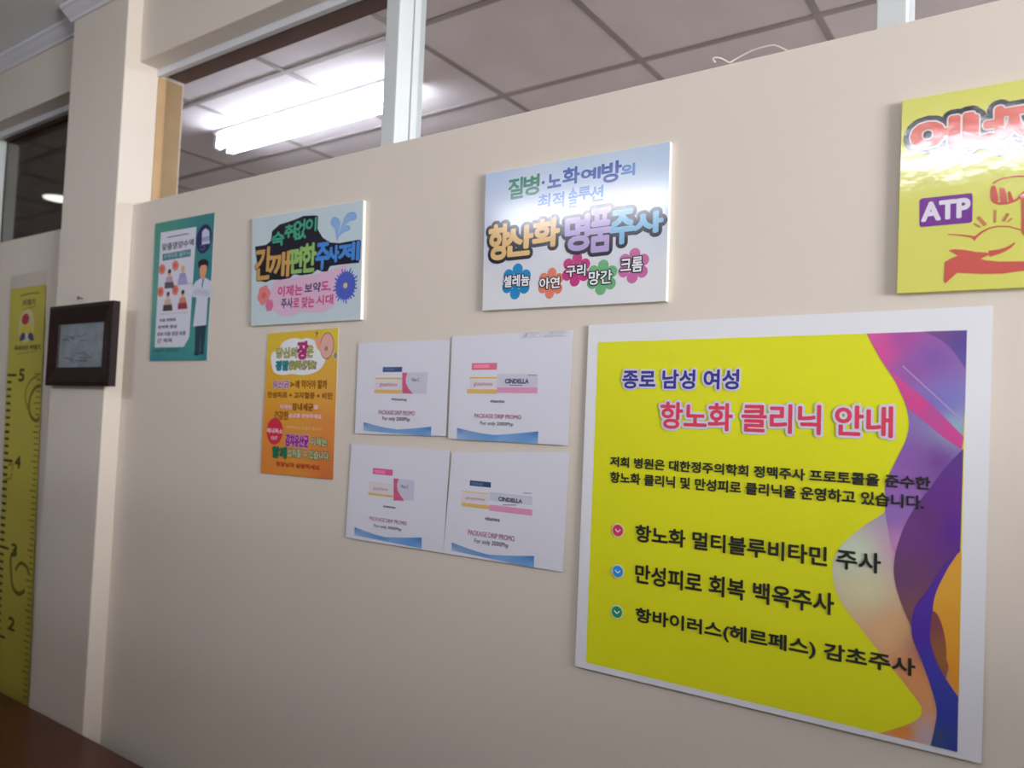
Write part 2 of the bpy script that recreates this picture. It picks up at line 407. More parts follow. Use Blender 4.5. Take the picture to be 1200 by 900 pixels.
# pale ribbon
gradient_poly(p, 'pale_ribbon', catmull([(1046, 585), (1036, 601), (1010, 618), (984.5, 641.6), (976, 665), (983, 699), (1010, 737), (1044, 780), (1070, 813), (1081, 832), (1069.5, 845.6), (1031, 858.4)], 5, False)
              + [(1122.3, 880), (1127, 650), (1100, 620), (1060, 600)], 2,
              [((1005, 650), (205, 222, 196)), ((1015, 690), (220, 214, 170)), ((1040, 740), (226, 180, 130)), ((1072, 790), (226, 150, 90)), ((1060, 640), (206, 150, 190)), ((1045, 600), (170, 160, 190)), ((1085, 760), (170, 110, 110)), ((1060, 855), (226, 140, 50)), ((1085, 862), (200, 180, 190)), ((1120, 800), (226, 150, 50)), ((1120, 720), (226, 150, 50)), ((1085, 820), (222, 160, 100))], smooth=0)
gradient_poly(p, 'lilac_ribbon', catmull(Lb, 4, False)+[(1045, 640), (1075, 700), (1122.5, 600), (1131, 480), (1133.3, 387)], 3,
              [((1020, 392), (222, 90, 160)), ((1030, 415), (222, 80, 150)), ((1060, 395), (170, 80, 160)), ((1090, 420), (130, 90, 170)), ((1070, 430), (150, 92, 170)), ((1110, 470), (124, 124, 196)), ((1120, 500), (150, 180, 200)), ((1095, 470), (130, 110, 190)), ((1050, 555), (148, 100, 180)), ((1070, 540), (140, 92, 170)), ((1045, 600), (150, 110, 186)), ((1050, 640), (196, 140, 190)), ((1100, 540), (120, 70, 150))])
gradient_poly(p, 'violet_corner', [(1084, 388.5), (1133.3, 387), (1131.5, 432)]+catmull([(1131.5, 432), (1122, 418), (1108, 402), (1084, 388.5)], 4, False)[1:-1], 4,
              [((1100, 390), (120, 76, 140)), ((1130, 400), (92, 72, 150)), ((1130, 425), (96, 86, 160))])
gradient_poly(p, 'pink_ribbon', catmull([(1044, 435), (1060, 448), (1090, 472), (1110, 492), (1129.5, 512)], 4, False)+catmull([(1127.6, 527), (1105, 512), (1085, 495), (1064, 478)], 4, False), 4,
              [((1050, 447), (216, 80, 150)), ((1080, 475), (216, 70, 140)), ((1118, 512), (206, 76, 150)), ((1095, 475), (170, 90, 160))])
f = MB(); p.stroke(f, [(1058, 429), (1130, 495)], 0.0016, 5, ink((186, 160, 205))); f.build('light_streak', r)
gradient_poly(p, 'maroon_ribbon', catmull([(1129, 526), (1110, 546), (1090, 572), (1066, 605), (1052, 640), (1048, 670), (1055, 702), (1072, 742), (1085, 775), (1092, 800)], 4, False)+catmull([(1104, 810), (1112, 770), (1095, 700), (1125.5, 650)], 4, False)[:-1]+[(1125.5, 650)], 5,
              [((1125, 540), (96, 60, 140)), ((1110, 580), (104, 52, 140)), ((1070, 620), (112, 64, 130)), ((1060, 670), (110, 70, 110)), ((1075, 720), (130, 84, 84)), ((1090, 770), (150, 90, 70)), ((1120, 620), (96, 44, 150)), ((1090, 610), (104, 56, 120))])
gradient_poly(p, 'orange_ribbon', [(1126.8, 645)]+catmull([(1126.8, 645), (1112, 660), (1096, 690), (1094, 716), (1103, 752), (1124, 814)], 4, False)[1:], 6,
              [((1110, 690), (228, 168, 60)), ((1118, 740), (226, 160, 50)), ((1120, 790), (226, 150, 44))])
gradient_poly(p, 'brown_ribbon', catmull([(1094, 716), (1103, 728), (1109, 755), (1108, 785), (1098, 772), (1090, 740)], 5), 7,
              [((1096, 725), (130, 70, 80)), ((1105, 770), (150, 96, 56))])
gradient_poly(p, 'blue_ribbon', catmull([(1127, 642), (1106, 662), (1088, 690), (1072, 712), (1069, 742), (1080, 772), (1090, 800), (1098, 830), (1096, 850), (1091, 872.5)], 4, False)+[(1122.3, 880), (1123.4, 816)]+catmull([(1123.4, 816), (1106, 790), (1096, 770), (1090, 745), (1093, 715), (1098, 692), (1112, 664)], 4, False)[1:], 7,
              [((1120, 650), (90, 50, 150)), ((1090, 700), (84, 50, 160)), ((1075, 740), (80, 46, 160)), ((1092, 785), (66, 60, 170)), ((1115, 815), (56, 66, 160)), ((1100, 862), (60, 80, 120)), ((1118, 870), (48, 66, 150)), ((1110, 840), (50, 60, 160))])
NAVY = ink((52, 52, 140)); RED = ink((220, 62, 92)); INKB = ink((38, 38, 34))
HALO = ink((214, 210, 226))
f = MB(); p.text(f, '종로 남성 여성', (730.8, 433.5, 866, 456), 9, [(HALO, 0.0042), (NAVY, 0.0011)]); f.build('heading', r)
f = MB(); p.text(f, '항노화 클리닉 안내', (775, 471.5, 1046, 512.5), 9, [(HALO, 0.0050), (RED, 0.0013)]); f.build('headline', r)
f = MB(); p.text(f, '저희 병원은 대한정주의학회 정맥주사 프로토콜을 준수한', (715.9, 534.8, 1090.5, 574), 10, [(INKB, 0.0007)])
p.text(f, '항노화 클리닉 및 만성피로 클리닉을 운영하고 있습니다.', (715.9, 552.6, 1083, 597), 10, [(INKB, 0.0007)]); f.build('paragraph', r)
for body, bb in (('항노화 멀티블루비타민 주사', (745.6, 614.5, 1032.5, 671.8)), ('만성피로 회복 백옥주사', (745.6, 660.5, 978, 720.5)), ('항바이러스(헤르페스) 감초주사', (745.6, 711, 1073, 795))):
    f = MB(); p.text(f, body, bb, 10, [(INKB, 0.0009)]); f.build('treatment_line', r)
for c, col in (((725.2, 621.4), (216, 56, 92)), ((725.2, 669.3), (40, 150, 226)), ((724.4, 716.6), (26, 150, 96))):
    f = MB(); p.disc(f, c, 0.0122, 0.0122, 9, ink((226, 222, 200))); p.disc(f, c, 0.0102, 0.0102, 10, ink(col))
    X, Z = wp(*c, p.Y); p.stroke(f, [(X-0.0052, Z+0.0022), (X, Z-0.0028)], 0.0018, 11, WHITE, False); p.stroke(f, [(X, Z-0.0028), (X+0.0052, Z+0.0022)], 0.0018, 11, WHITE, False)
    f.build('bullet_mark', r)

# ------------------------------------------------------------------ glossy foam boards
G = 0.13; GS = 0.6
def g(rgb): return ink(rgb, G, GS)
YB_ = -0.009
def backing(f, P_, Y, thick): pass
# --- middle board
r, p = sheet('sign_board', 'pale blue glossy board with big outlined letters above five coloured flowers', 'sign',
             [(569, 203), (785.5, 165.5), (780.5, 353), (565, 364)], YB_, 0.009, FOAM, part='board', bevel=0.0006)
gradient_poly(p, 'sky_print', [(569.6, 203.6), (785, 166.2), (780, 352.4), (565.6, 363.4)], 1,
              [((570, 210), (186, 206, 236)), ((780, 170), (190, 212, 238)), ((680, 190), (196, 216, 240)), ((566, 290), (208, 216, 238)), ((782, 260), (206, 220, 240)), ((640, 240), (206, 222, 244)), ((566, 320), (232, 232, 238)), ((780, 310), (236, 236, 240)), ((670, 300), (234, 234, 240)), ((620, 355), (236, 236, 240)), ((740, 350), (236, 236, 240)), ((570, 355), (236, 236, 240)), ((775, 345), (236, 236, 240)), ((690, 345), (236, 236, 240))], GRADG)
GRN = g((38, 128, 96)); BLU = g((64, 92, 176)); LBL = g((130, 164, 226)); SKYB = g((108, 150, 214))
f = MB()
for ch, bb, mm in (('질', (596.4, 207.6, 612.7, 233.8), GRN), ('병', (614, 204, 631.8, 229.6), GRN), ('노', (642.4, 202.7, 657.3, 220.4), BLU), ('화', (660, 194.9, 679, 216.8), BLU),
                   ('예', (681.4, 195.6, 703.3, 211.9), BLU), ('방', (705.4, 187.8, 728, 214.7), BLU), ('의', (728.5, 191.3, 743.7, 207), SKYB)):
    p.text(f, ch, bb, 2, [(mm, 0.0013)])
p.disc(f, (636.7, 214), 0.0034, 0.0034, 2, BLU); f.build('heading', r)
f = MB()
for ch, bb in (('최', (631, 226.7, 644.5, 243.7)), ('적', (648, 224.6, 660.8, 243.7)), ('솔', (666.5, 219.7, 676.4, 243.7)), ('루', (677.8, 218, 692, 234.5)), ('션', (692, 216.8, 706.9, 236.7))):
    p.text(f, ch, bb, 2, [(LBL, 0.0009)])
f.build('subheading', r)
PCH = g((238, 196, 130)); LIL = g((190, 170, 222)); CYB = g((140, 196, 232)); DK = g((38, 36, 50))
f = MB()
big = (('항', (573.8, 262.5, 596.3, 304.7), PCH), ('산', (591, 264.7, 624, 300.5), PCH), ('화', (625.6, 256, 655, 290), PCH), ('명', (663.5, 252, 690, 294), LIL),
       ('품', (692, 244, 716, 295), LIL), ('주', (716.5, 245.5, 742.5, 286), CYB), ('사', (743.5, 248, 776, 274), CYB))
for ch, bb, mm in big: p.text(f, ch, bb, 4, [(DK, 0.0100)])
for ch, bb, mm in big: p.text(f, ch, bb, 6, [(mm, 0.0030)])
f.build('headline', r)
for (cx, cyy), rx, col, lab, bb in (((605.2, 329.8), 0.036, (44, 142, 200), '셀레늄', (591, 321, 620.5, 337)), ((645.5, 332), 0.030, (232, 136, 112), '아연', (633, 324.3, 656, 339)),
                                    ((675.2, 316), 0.032, (204, 66, 136), '구리', (664, 309.6, 686.3, 325)), ((705.5, 325), 0.033, (116, 184, 130), '망간', (690.6, 316.2, 717.4, 334)), ((742.5, 311.4), 0.032, (208, 116, 172), '크롬', (728, 300.7, 753.2, 319.8))):
    X, Z = wp(cx, cyy, p.Y); f = MB(); mm = g(col)
    kk = 2 if lab != '구리' else 3
    for i in range(6):
        a = math.radians(25+60*i); p.disc(f, (X+math.cos(a)*rx*0.66, Z+math.sin(a)*rx*0.66), rx*0.34, rx*0.34, kk, mm, 18)
        P0 = (X+math.cos(a)*rx*0.34, Z+math.sin(a)*rx*0.34); p.disc(f, P0, rx*0.36, rx*0.2, kk, mm, 14, a)
    p.disc(f, (X, Z), rx*0.3, rx*0.3, kk, mm, 16)
    p.text(f, lab, bb, 8, [(DK, 0.0026), (WHITE, 0.0007)])
    f.build('flower_emblem', r)
G = 0.22
# --- left board
r, p = sheet('sign_board', 'small pale blue board with black-outlined lettering and a blue daisy', 'sign',
             [(296, 256), (426, 234.5), (422.5, 374.5), (294, 382)], YB_, 0.009, FOAM, part='board', bevel=0.0006)
f = MB(); p.poly(f, [(296.4, 256.6), (425.4, 235), (422, 374), (294.4, 381.5)], 1, g((204, 220, 228))); f.build('blue_print', r)
c5 = lambda x, y: (285+x/5.453, 225+y/5.453)
f = MB(); p.poly(f, [c5(*q) for q in ((185, 600), (230, 545), (330, 545), (440, 530), (540, 505), (640, 468), (665, 480), (625, 550), (590, 600), (600, 650), (585, 720), (520, 765), (430, 770), (380, 765), (320, 790), (240, 790), (190, 750), (170, 690))], 2, g((228, 190, 216)), 4); f.build('pink_cloud', r)
f = MB()
p.poly(f, [(299, 289), (312, 287), (318, 282), (319, 271), (328, 263), (338, 260), (347, 257), (356, 253), (370, 252.5), (372, 268), (378, 278), (386, 284), (398, 285), (420, 281), (422, 284), (421, 308), (400, 310), (387, 312), (384, 318), (378, 318.5), (372, 316), (366, 321), (352, 323), (345, 321), (340, 326), (330, 328), (318, 328), (312, 331), (303, 329), (302, 312)], 3, DK)
grn = g((70, 164, 132)); brn = g((206, 160, 92)); lgr = g((150, 190, 106)); blu = g((76, 140, 216))
ti = (('간', (300, 289.5, 318, 328), brn), ('깨', (316, 295, 339, 325.5), brn), ('편', (339.8, 290, 354, 320.2), lgr), ('한', (354.7, 285, 370, 319), lgr), ('주', (371, 284.4, 385.6, 315.8), blu), ('사', (384, 288, 397, 307.5), blu), ('제', (397.5, 283.5, 421, 306.5), blu))
gr = (('숙', (319, 271, 333, 289), grn), ('취', (334, 262.5, 346, 279.5), grn), ('없', (345, 257, 359, 281), grn), ('이', (359, 255, 371, 272), grn))
for ch, bb, mm in ti+gr: p.text(f, ch, bb, 4, [(DK, 0.0048)])
for ch, bb, mm in ti: p.text(f, ch, bb, 5, [(mm, 0.0028)])
for ch, bb, mm in gr: p.text(f, ch, bb, 5, [(mm, 0.0016)])
f.build('headline', r)
PNK = g((214, 76, 136)); PURP = g((92, 62, 120))
f = MB(); p.text(f, '이제는', (326.3, 333, 354.7, 348), 4, [(PNK, 0.0010)]); p.text(f, '보약', (357.4, 330.5, 376, 343.5), 4, [(PURP, 0.0009)]); p.text(f, '도,', (377, 329.5, 387.5, 342), 4, [(PNK, 0.0010)])
p.text(f, '주사', (330, 349, 343, 361.6), 4, [(PURP, 0.0009)]); p.text(f, '로 맞는', (344, 347, 368.4, 361.6), 4, [(PNK, 0.0009)]); p.text(f, '시대', (371.2, 345, 390.4, 357.5), 4, [(PNK, 0.0009)]); f.build('caption', r)
f = MB(); X, Z = wp(405, 334.7, p.Y); db = g((86, 100, 196))
for i in range(26):
    a = 2*math.pi*i/26; ln = 0.043*(0.86+0.14*((i*7) % 3)/2)
    p.poly(f, [(X+math.cos(a-0.16)*ln*0.45, Z+math.sin(a-0.16)*ln*0.45), (X+math.cos(a-0.04)*ln, Z+math.sin(a-0.04)*ln), (X+math.cos(a+0.04)*ln, Z+math.sin(a+0.04)*ln), (X+math.cos(a+0.16)*ln*0.45, Z+math.sin(a+0.16)*ln*0.45)], 3, db, px=False)
p.disc(f, (X, Z), 0.033, 0.033, 4, db); p.disc(f, (X, Z), 0.007, 0.0065, 5, g((214, 204, 130))); f.build('daisy_emblem', r)
f = MB(); X, Z = wp(309.5, 346, p.Y)
for i in range(6): a = math.radians(60*i+15); p.disc(f, (X+0.014*math.cos(a), Z+0.014*math.sin(a)), 0.0125, 0.0125, 3, g((232, 138, 138)), 16)
p.disc(f, (X, Z), 0.008, 0.008, 4, g((224, 110, 118))); X, Z = wp(316, 358, p.Y)
for i in range(6): a = math.radians(60*i); p.disc(f, (X+0.008*math.cos(a), Z+0.008*math.sin(a)), 0.008, 0.008, 4, g((222, 120, 160)), 14)
f.build('flower_emblem', r)
f = MB(); sb = g((150, 186, 232)); sb2 = g((112, 158, 222))
for drop in (((602, 320), (585, 240), (562, 195), (585, 163), (622, 190), (612, 250)), ((606, 300), (628, 215), (668, 142), (715, 135), (722, 168), (680, 190), (640, 230)), ((608, 290), (640, 225), (678, 220), (682, 243), (640, 262))):
    pts = [c5(*q) for q in drop]; p.poly(f, pts, 3, sb, 4); p.stroke(f, catmull(pts, 3)[4:-6], 0.0018, 4, sb2)
f.build('splash_emblem', r)
G = 0.10
# --- right board (runs out of the frame on the right)
r, p = sheet('sign_board', 'yellow glossy board with red outlined lettering and purple tag, cut by the right edge', 'sign',
             [(1057, 118), (1352, 66), (1352, 330), (1050.5, 344)], YB_, 0.009, mat('yellow_board', (224, 220, 96), G, GS, 0.01), part='board', bevel=0.0006)
f = MB(); p.poly(f, [(1057.6, 118.5), (1351, 67), (1351, 329.4), (1051.2, 343.4)], 1, g((222, 220, 110))); f.build('yellow_print', r)
c8 = lambda x, y: (1050+x/7.5, 100+y/7.5)
f = MB(); cor = g((226, 112, 96)); wh = g((236, 226, 224)); BK = g((26, 26, 32))
en = (('에', (1070, 134, 1139, 181)), ('너', (1140, 127, 1173, 178)), ('지', (1172, 119, 1216, 172)))
for ch, bb in en: p.text(f, ch, bb, 3, [(BK, 0.0125)])
for ch, bb in en: p.text(f, ch, bb, 4, [(wh, 0.0056)])
for ch, bb in en: p.text(f, ch, bb, 5, [(cor, 0.0036)])
f.build('headline', r)
d8 = lambda x, y: (1050+x/6.427, 210+y/6.427)
f = MB(); PUR = g((120, 56, 148))
q = [d8(*v) for v in ((178, 160), (178, 345), (188, 362), (200, 361), (560, 328), (575, 316), (578, 125), (570, 106), (555, 106), (195, 145))]
p.poly(f, q, 3, PUR); p.text(f, 'ATP', (1081, 232.5, 1136, 259), 4, [(g((230, 222, 236)), 0.0016)]); f.build('purple_tag', r)
ARM = g((206, 96, 88))
f = MB(); e8 = lambda L: [d8(*v) for v in L]
p.poly(f, e8([(395, 535), (440, 527), (520, 533), (600, 548), (700, 555), (735, 552), (690, 575), (637, 600), (680, 612), (780, 620), (964, 618), (1100, 610), (1250, 590), (1250, 640), (1100, 668), (964, 690), (800, 712), (640, 714), (460, 706), (372, 785), (362, 770), (368, 625), (420, 595), (470, 575)]), 3, ARM)
p.stroke(f, e8([(700, 562), (780, 545), (850, 515), (895, 480)]), 0.004, 3, ARM, taper=(2.2, 0.4))
p.stroke(f, e8([(390, 415), (470, 420), (560, 432), (590, 440)]), 0.0022, 3, ARM, taper=(0.5, 1.6))
p.poly(f, e8([(565, 432), (600, 428), (640, 395), (700, 365), (770, 350), (850, 352), (964, 385), (964, 392), (850, 362), (770, 360), (705, 375), (650, 405), (610, 440), (592, 466)]), 3, ARM)
p.poly(f, e8([(925, 125), (964, 90), (1010, 85), (1010, 420), (964, 420), (945, 400), (948, 250), (945, 150)]), 3, ARM)
p.stroke(f, e8([(730, 35), (760, 15), (810, -5), (900, -20), (1000, -20)]), 0.0022, 3, ARM)
for L in ([(718, 60), (735, 50), (752, 60), (772, 150), (760, 176), (730, 165), (710, 130)], [(780, 75), (800, 66), (822, 80), (838, 160), (820, 180), (790, 178)], [(845, 100), (862, 95), (880, 140), (884, 158), (868, 166), (850, 160)]): p.poly(f, e8(L), 3, ARM, 3)
p.stroke(f, e8([(720, 150), (760, 180), (830, 182), (900, 160), (940, 130)]), 0.003, 4, ARM)
for a, c_, w in (((590, 335), (635, 362), 0.002), ((618, 285), (675, 348), 0.0045), ((748, 232), (746, 328), 0.0028), ((845, 258), (808, 318), 0.004), ((875, 295), (838, 322), 0.002)): p.stroke(f, [d8(*a), d8(*c_)], w, 3, g((196, 130, 84)))
f.build('flexed_arm_drawing', r)

# ------------------------------------------------------------------ orange poster
r, p = sheet('health_poster', 'narrow orange poster with a white cloud, under the small blue board', 'poster',
             [(314, 391), (397, 384), (391, 562), (306, 554)], -0.0022, 0.0007, PAPER, 0.004)
o5 = lambda x, y: (295+x/4.618, 375+y/4.618)
gradient_poly(p, 'orange_print', [(314, 391), (397, 384), (391, 562), (306, 554)], 1,
              [((318, 395), (226, 196, 60)), ((392, 390), (226, 200, 66)), ((350, 420), (232, 190, 66)), ((315, 450), (226, 168, 54)), ((390, 450), (230, 172, 74)), ((312, 500), (226, 146, 54)), ((388, 500), (228, 142, 70)), ((310, 548), (222, 134, 60)), ((388, 556), (214, 116, 58))], GRAD)
f = MB(); p.poly(f, [o5(*q) for q in ((105, 205), (115, 175), (150, 160), (165, 125), (200, 105), (240, 98), (270, 105), (300, 98), (340, 110), (350, 135), (365, 165), (395, 180), (400, 215), (385, 250), (360, 275), (320, 292), (270, 298), (220, 292), (170, 298), (125, 285), (110, 250))], 2, WHITE, 3); f.build('white_cloud', r)
OL = ink((60, 54, 70)); LG = ink((206, 206, 96)); TE = ink((38, 130, 140)); MG = ink((196, 44, 120)); BR = ink((150, 92, 30)); PKK = ink((240, 190, 200)); VI = ink((150, 40, 150)); DG = ink((24, 120, 84)); MINT = ink((196, 214, 160)); RB = ink((176, 66, 30)); LV = ink((226, 190, 226))
def ot(f, body, x0, y0, x1, y1, layers, k=4):
    a = o5(x0, y0); c = o5(x1, y1); p.text(f, body, (a[0], a[1], c[0], c[1]), k, layers)
f = MB(); ot(f, '당신의', 135, 150, 245, 205, [(OL, 0.002), (LG, 0.0006)]); ot(f, '장', 250, 118, 305, 210, [(OL, 0.003), (MG, 0.0018)]); ot(f, '은', 303, 140, 333, 200, [(OL, 0.002), (LG, 0.0006)])
ot(f, '정말', 133, 222, 200, 272, [(TE, 0.0022)]); ot(f, '안녕하신가요?', 203, 220, 350, 268, [(OL, 0.0019), (LG, 0.0005)]); f.build('headline', r)
f = MB(); ot(f, '유산균', 117, 330, 205, 368, [(LV, 0.002), (ink((120, 60, 130)), 0.0003)]); ot(f, '>', 210, 338, 232, 360, [(BR, 0.001)]); ot(f, '왜 먹어야 할까', 238, 325, 410, 372, [(BR, 0.0007)])
ot(f, '만성피로 + 고지혈증 + 비만', 90, 388, 440, 428, [(BR, 0.0007)])
ot(f, '이제는', 155, 458, 220, 482, [(PKK, 0.0008)]); ot(f, '장내세균', 222, 450, 335, 492, [(BR, 0.0008)]); ot(f, '을', 338, 460, 362, 482, [(PKK, 0.0008)])
ot(f, '건강한', 125, 493, 200, 540, [(BR, 0.0008)]); ot(f, '균으로 바꿔주세요', 203, 505, 380, 535, [(PKK, 0.0008)])
ot(f, '면역력에도 도움이 됩니다', 190, 572, 380, 600, [(ink((232, 180, 110)), 0.0004)]); f.build('body_text', r)
f = MB(); p.disc(f, o5(127, 602), 0.031, 0.0335, 3, ink((214, 48, 72))); ot(f, '체내독소', 85, 585, 170, 615, [(PKK, 0.0008)]); ot(f, 'OUT', 108, 628, 142, 648, [(PKK, 0.0006)]); f.build('red_badge', r)
f = MB(); ot(f, '김치유산균', 187, 618, 310, 690, [(LV, 0.0028), (VI, 0.0017)]); ot(f, '이제는', 322, 636, 412, 684, [(OL, 0.0018), (MINT, 0.0006)])
ot(f, '함께', 115, 685, 190, 748, [(OL, 0.0024), (DG, 0.0014)]); ot(f, '섭취할 수 있습니다.', 197, 695, 425, 760, [(OL, 0.0018), (MINT, 0.0006)]); ot(f, '원장님과 상담하세요', 135, 765, 372, 812, [(RB, 0.0008)]); f.build('slogan', r)
f = MB(); p.disc(f, o5(408, 140), 0.024, 0.032, 3, ink((110, 84, 80))); p.disc(f, o5(408, 140), 0.0225, 0.030, 4, ink((232, 176, 166))); p.disc(f, o5(405, 155), 0.006, 0.006, 5, ink((170, 130, 116)))
p.poly(f, [o5(*q) for q in ((345, 120), (352, 95), (372, 92), (385, 110), (376, 140), (378, 160), (360, 160))], 3, ink((236, 166, 130)), 3)
p.stroke(f, [o5(440, 175), o5(452, 195), o5(458, 215)], 0.012, 3, ink((224, 190, 150))); p.disc(f, o5(455, 193), 0.005, 0.007, 5, ink((140, 150, 140))); p.stroke(f, [o5(352, 95), o5(354, 70)], 0.003, 3, ink((150, 110, 40))); p.disc(f, o5(354, 72), 0.0045, 0.004, 4, ink((150, 120, 50))); f.build('magnifier_drawing', r)

# ------------------------------------------------------------------ teal poster with the doctor drawing
r, p = sheet('health_poster', 'teal poster with a drawn doctor in a white coat, nearest the pillar', 'poster',
             [(182, 262), (252, 249), (243, 422), (176, 423)], -0.0022, 0.0007, PAPER, 0.004)
t4 = lambda x, y: (165+x/4.737, 240+y/4.737)
gradient_poly(p, 'teal_print', [(182, 262), (252, 249), (243, 422), (176, 423)], 1,
              [((185, 268), (78, 152, 136)), ((250, 255), (62, 132, 134)), ((248, 330), (48, 128, 140)), ((180, 350), (96, 164, 150)), ((178, 405), (90, 160, 148)), ((235, 400), (76, 156, 150)), ((180, 421), (40, 130, 146)), ((243, 420), (36, 126, 144))], GRAD)
WH2 = ink((222, 222, 236)); GRY = ink((120, 118, 140)); TL2 = ink((72, 128, 140))
f = MB(); p.poly(f, [t4(*q) for q in ((112, 155), (310, 122), (272, 735), (240, 790), (80, 792))], 2, WH2); f.build('white_panel', r)
def tt(f, body, x0, y0, x1, y1, layers, k=4):
    a = t4(x0, y0); c = t4(x1, y1); p.text(f, body, (a[0], a[1], c[0], c[1]), k, layers)
f = MB(); p.stroke(f, [t4(148, 182), t4(265, 160)], 0.0028, 3, ink((60, 58, 80))); tt(f, '맞춤영양수액', 122, 188, 295, 256, [(ink((96, 92, 116)), 0.0008)])
p.poly(f, [t4(*q) for q in ((122, 275), (280, 246), (278, 286), (122, 312))], 3, TL2); tt(f, '수액치료 클리닉', 130, 254, 272, 302, [(ink((176, 200, 206)), 0.0003)])
f.build('heading', r)
f = MB()
for (x, y), (hair, body, low) in zip(((158, 420), (232, 400), (150, 545), (232, 535)), (((60, 50, 60), (190, 160, 176), (96, 84, 96)), ((226, 178, 130), (160, 156, 200), (168, 166, 210)), ((90, 70, 70), (206, 180, 170), (80, 62, 62)), ((70, 50, 60), (206, 140, 110), (150, 60, 70)))):
    ox = x-38; oy = y-62
    for i in range(7): a = 2*math.pi*i/7; c0 = t4(ox+13*math.cos(a), oy+18*math.sin(a)); p.disc(f, c0, 0.006, 0.007, 3, ink((226, 130, 110)), 10)
    p.disc(f, t4(ox, oy), 0.0065, 0.0065, 4, ink((206, 92, 80)), 12)
    p.disc(f, t4(x+4, y-40), 0.0085, 0.0098, 5, ink((226, 178, 150)), 16); p.disc(f, t4(x+5, y-50), 0.0085, 0.0065, 6, ink(hair), 16)
    p.poly(f, [t4(x-14, y-18), t4(x+18, y-24), t4(x+30, y+34), t4(x-22, y+40)], 4, ink(body)); p.poly(f, [t4(x-22, y+12), t4(x+26, y+8), t4(x+30, y+42), t4(x-24, y+46)], 5, ink(low))
p.stroke(f, [t4(255, 436), t4(290, 436)], 0.0026, 4, ink((210, 180, 170))); p.stroke(f, [t4(110, 608), t4(262, 598)], 0.0008, 3, GRY)
f.build('patient_drawings', r)
f = MB(); tt(f, '피로 회복에', 108, 628, 195, 652, [(GRY, 0.0006)]); tt(f, '면역력 향상', 100, 665, 205, 690, [(GRY, 0.0006)]); tt(f, '피부 미용 영양 보충', 95, 700, 252, 732, [(GRY, 0.0006)]); tt(f, '간 해독', 95, 740, 178, 768, [(GRY, 0.0006)]); tt(f, '의료진과 상담하세요', 75, 796, 215, 820, [(ink((60, 112, 100)), 0.0004)]); f.build('body_text', r)
f = MB(); NV = ink((38, 44, 92)); p.disc(f, t4(352, 190), 0.041, 0.036, 3, NV, rot=1.45)
p.poly(f, [t4(*q) for q in ((342, 150), (360, 130), (382, 145), (385, 215), (340, 222))], 4, ink((206, 204, 226))); p.poly(f, [t4(*q) for q in ((341, 180), (384, 172), (384, 200), (341, 207))], 5, ink((150, 170, 206)))
p.stroke(f, [t4(330, 230), t4(345, 224), t4(358, 240), t4(345, 250), t4(330, 245)], 0.003, 4, ink((110, 104, 140))); f.build('medicine_emblem', r)
f = MB(); SK = ink((232, 160, 120)); CO = ink((214, 218, 236)); NB = ink((44, 66, 84))
p.poly(f, [t4(*q) for q in ((306, 668), (368, 662), (352, 830), (335, 832), (335, 700), (330, 835), (302, 838))], 3, NB)
p.poly(f, [t4(*q) for q in ((292, 832), (318, 816), (325, 832))], 4, ink((30, 44, 60))); p.poly(f, [t4(*q) for q in ((325, 826), (345, 814), (356, 826))], 4, ink((30, 44, 60)))
p.poly(f, [t4(*q) for q in ((308, 425), (340, 405), (362, 405), (392, 425), (398, 510), (375, 515), (366, 668), (294, 676), (312, 515), (290, 512), (286, 462))], 4, CO)
p.poly(f, [t4(*q) for q in ((292, 478), (320, 462), (350, 468), (392, 482), (380, 510), (340, 502), (300, 505))], 5, ink((200, 204, 226)))
p.stroke(f, [t4(300, 488), t4(340, 484), t4(385, 496)], 0.0012, 6, ink((170, 176, 204)))
p.poly(f, [t4(*q) for q in ((340, 408), (360, 406), (352, 425))], 5, ink((150, 190, 214))); p.stroke(f, [t4(349, 414), t4(343, 460)], 0.0045, 6, ink((66, 110, 140)))
p.disc(f, t4(349, 360), 0.0165, 0.0265, 6, SK); p.poly(f, [t4(*q) for q in ((324, 345), (322, 318), (345, 302), (372, 308), (378, 335), (372, 350), (366, 335), (340, 338), (330, 352))], 7, ink((40, 32, 44)), 3)
f.build('doctor_drawing', r)

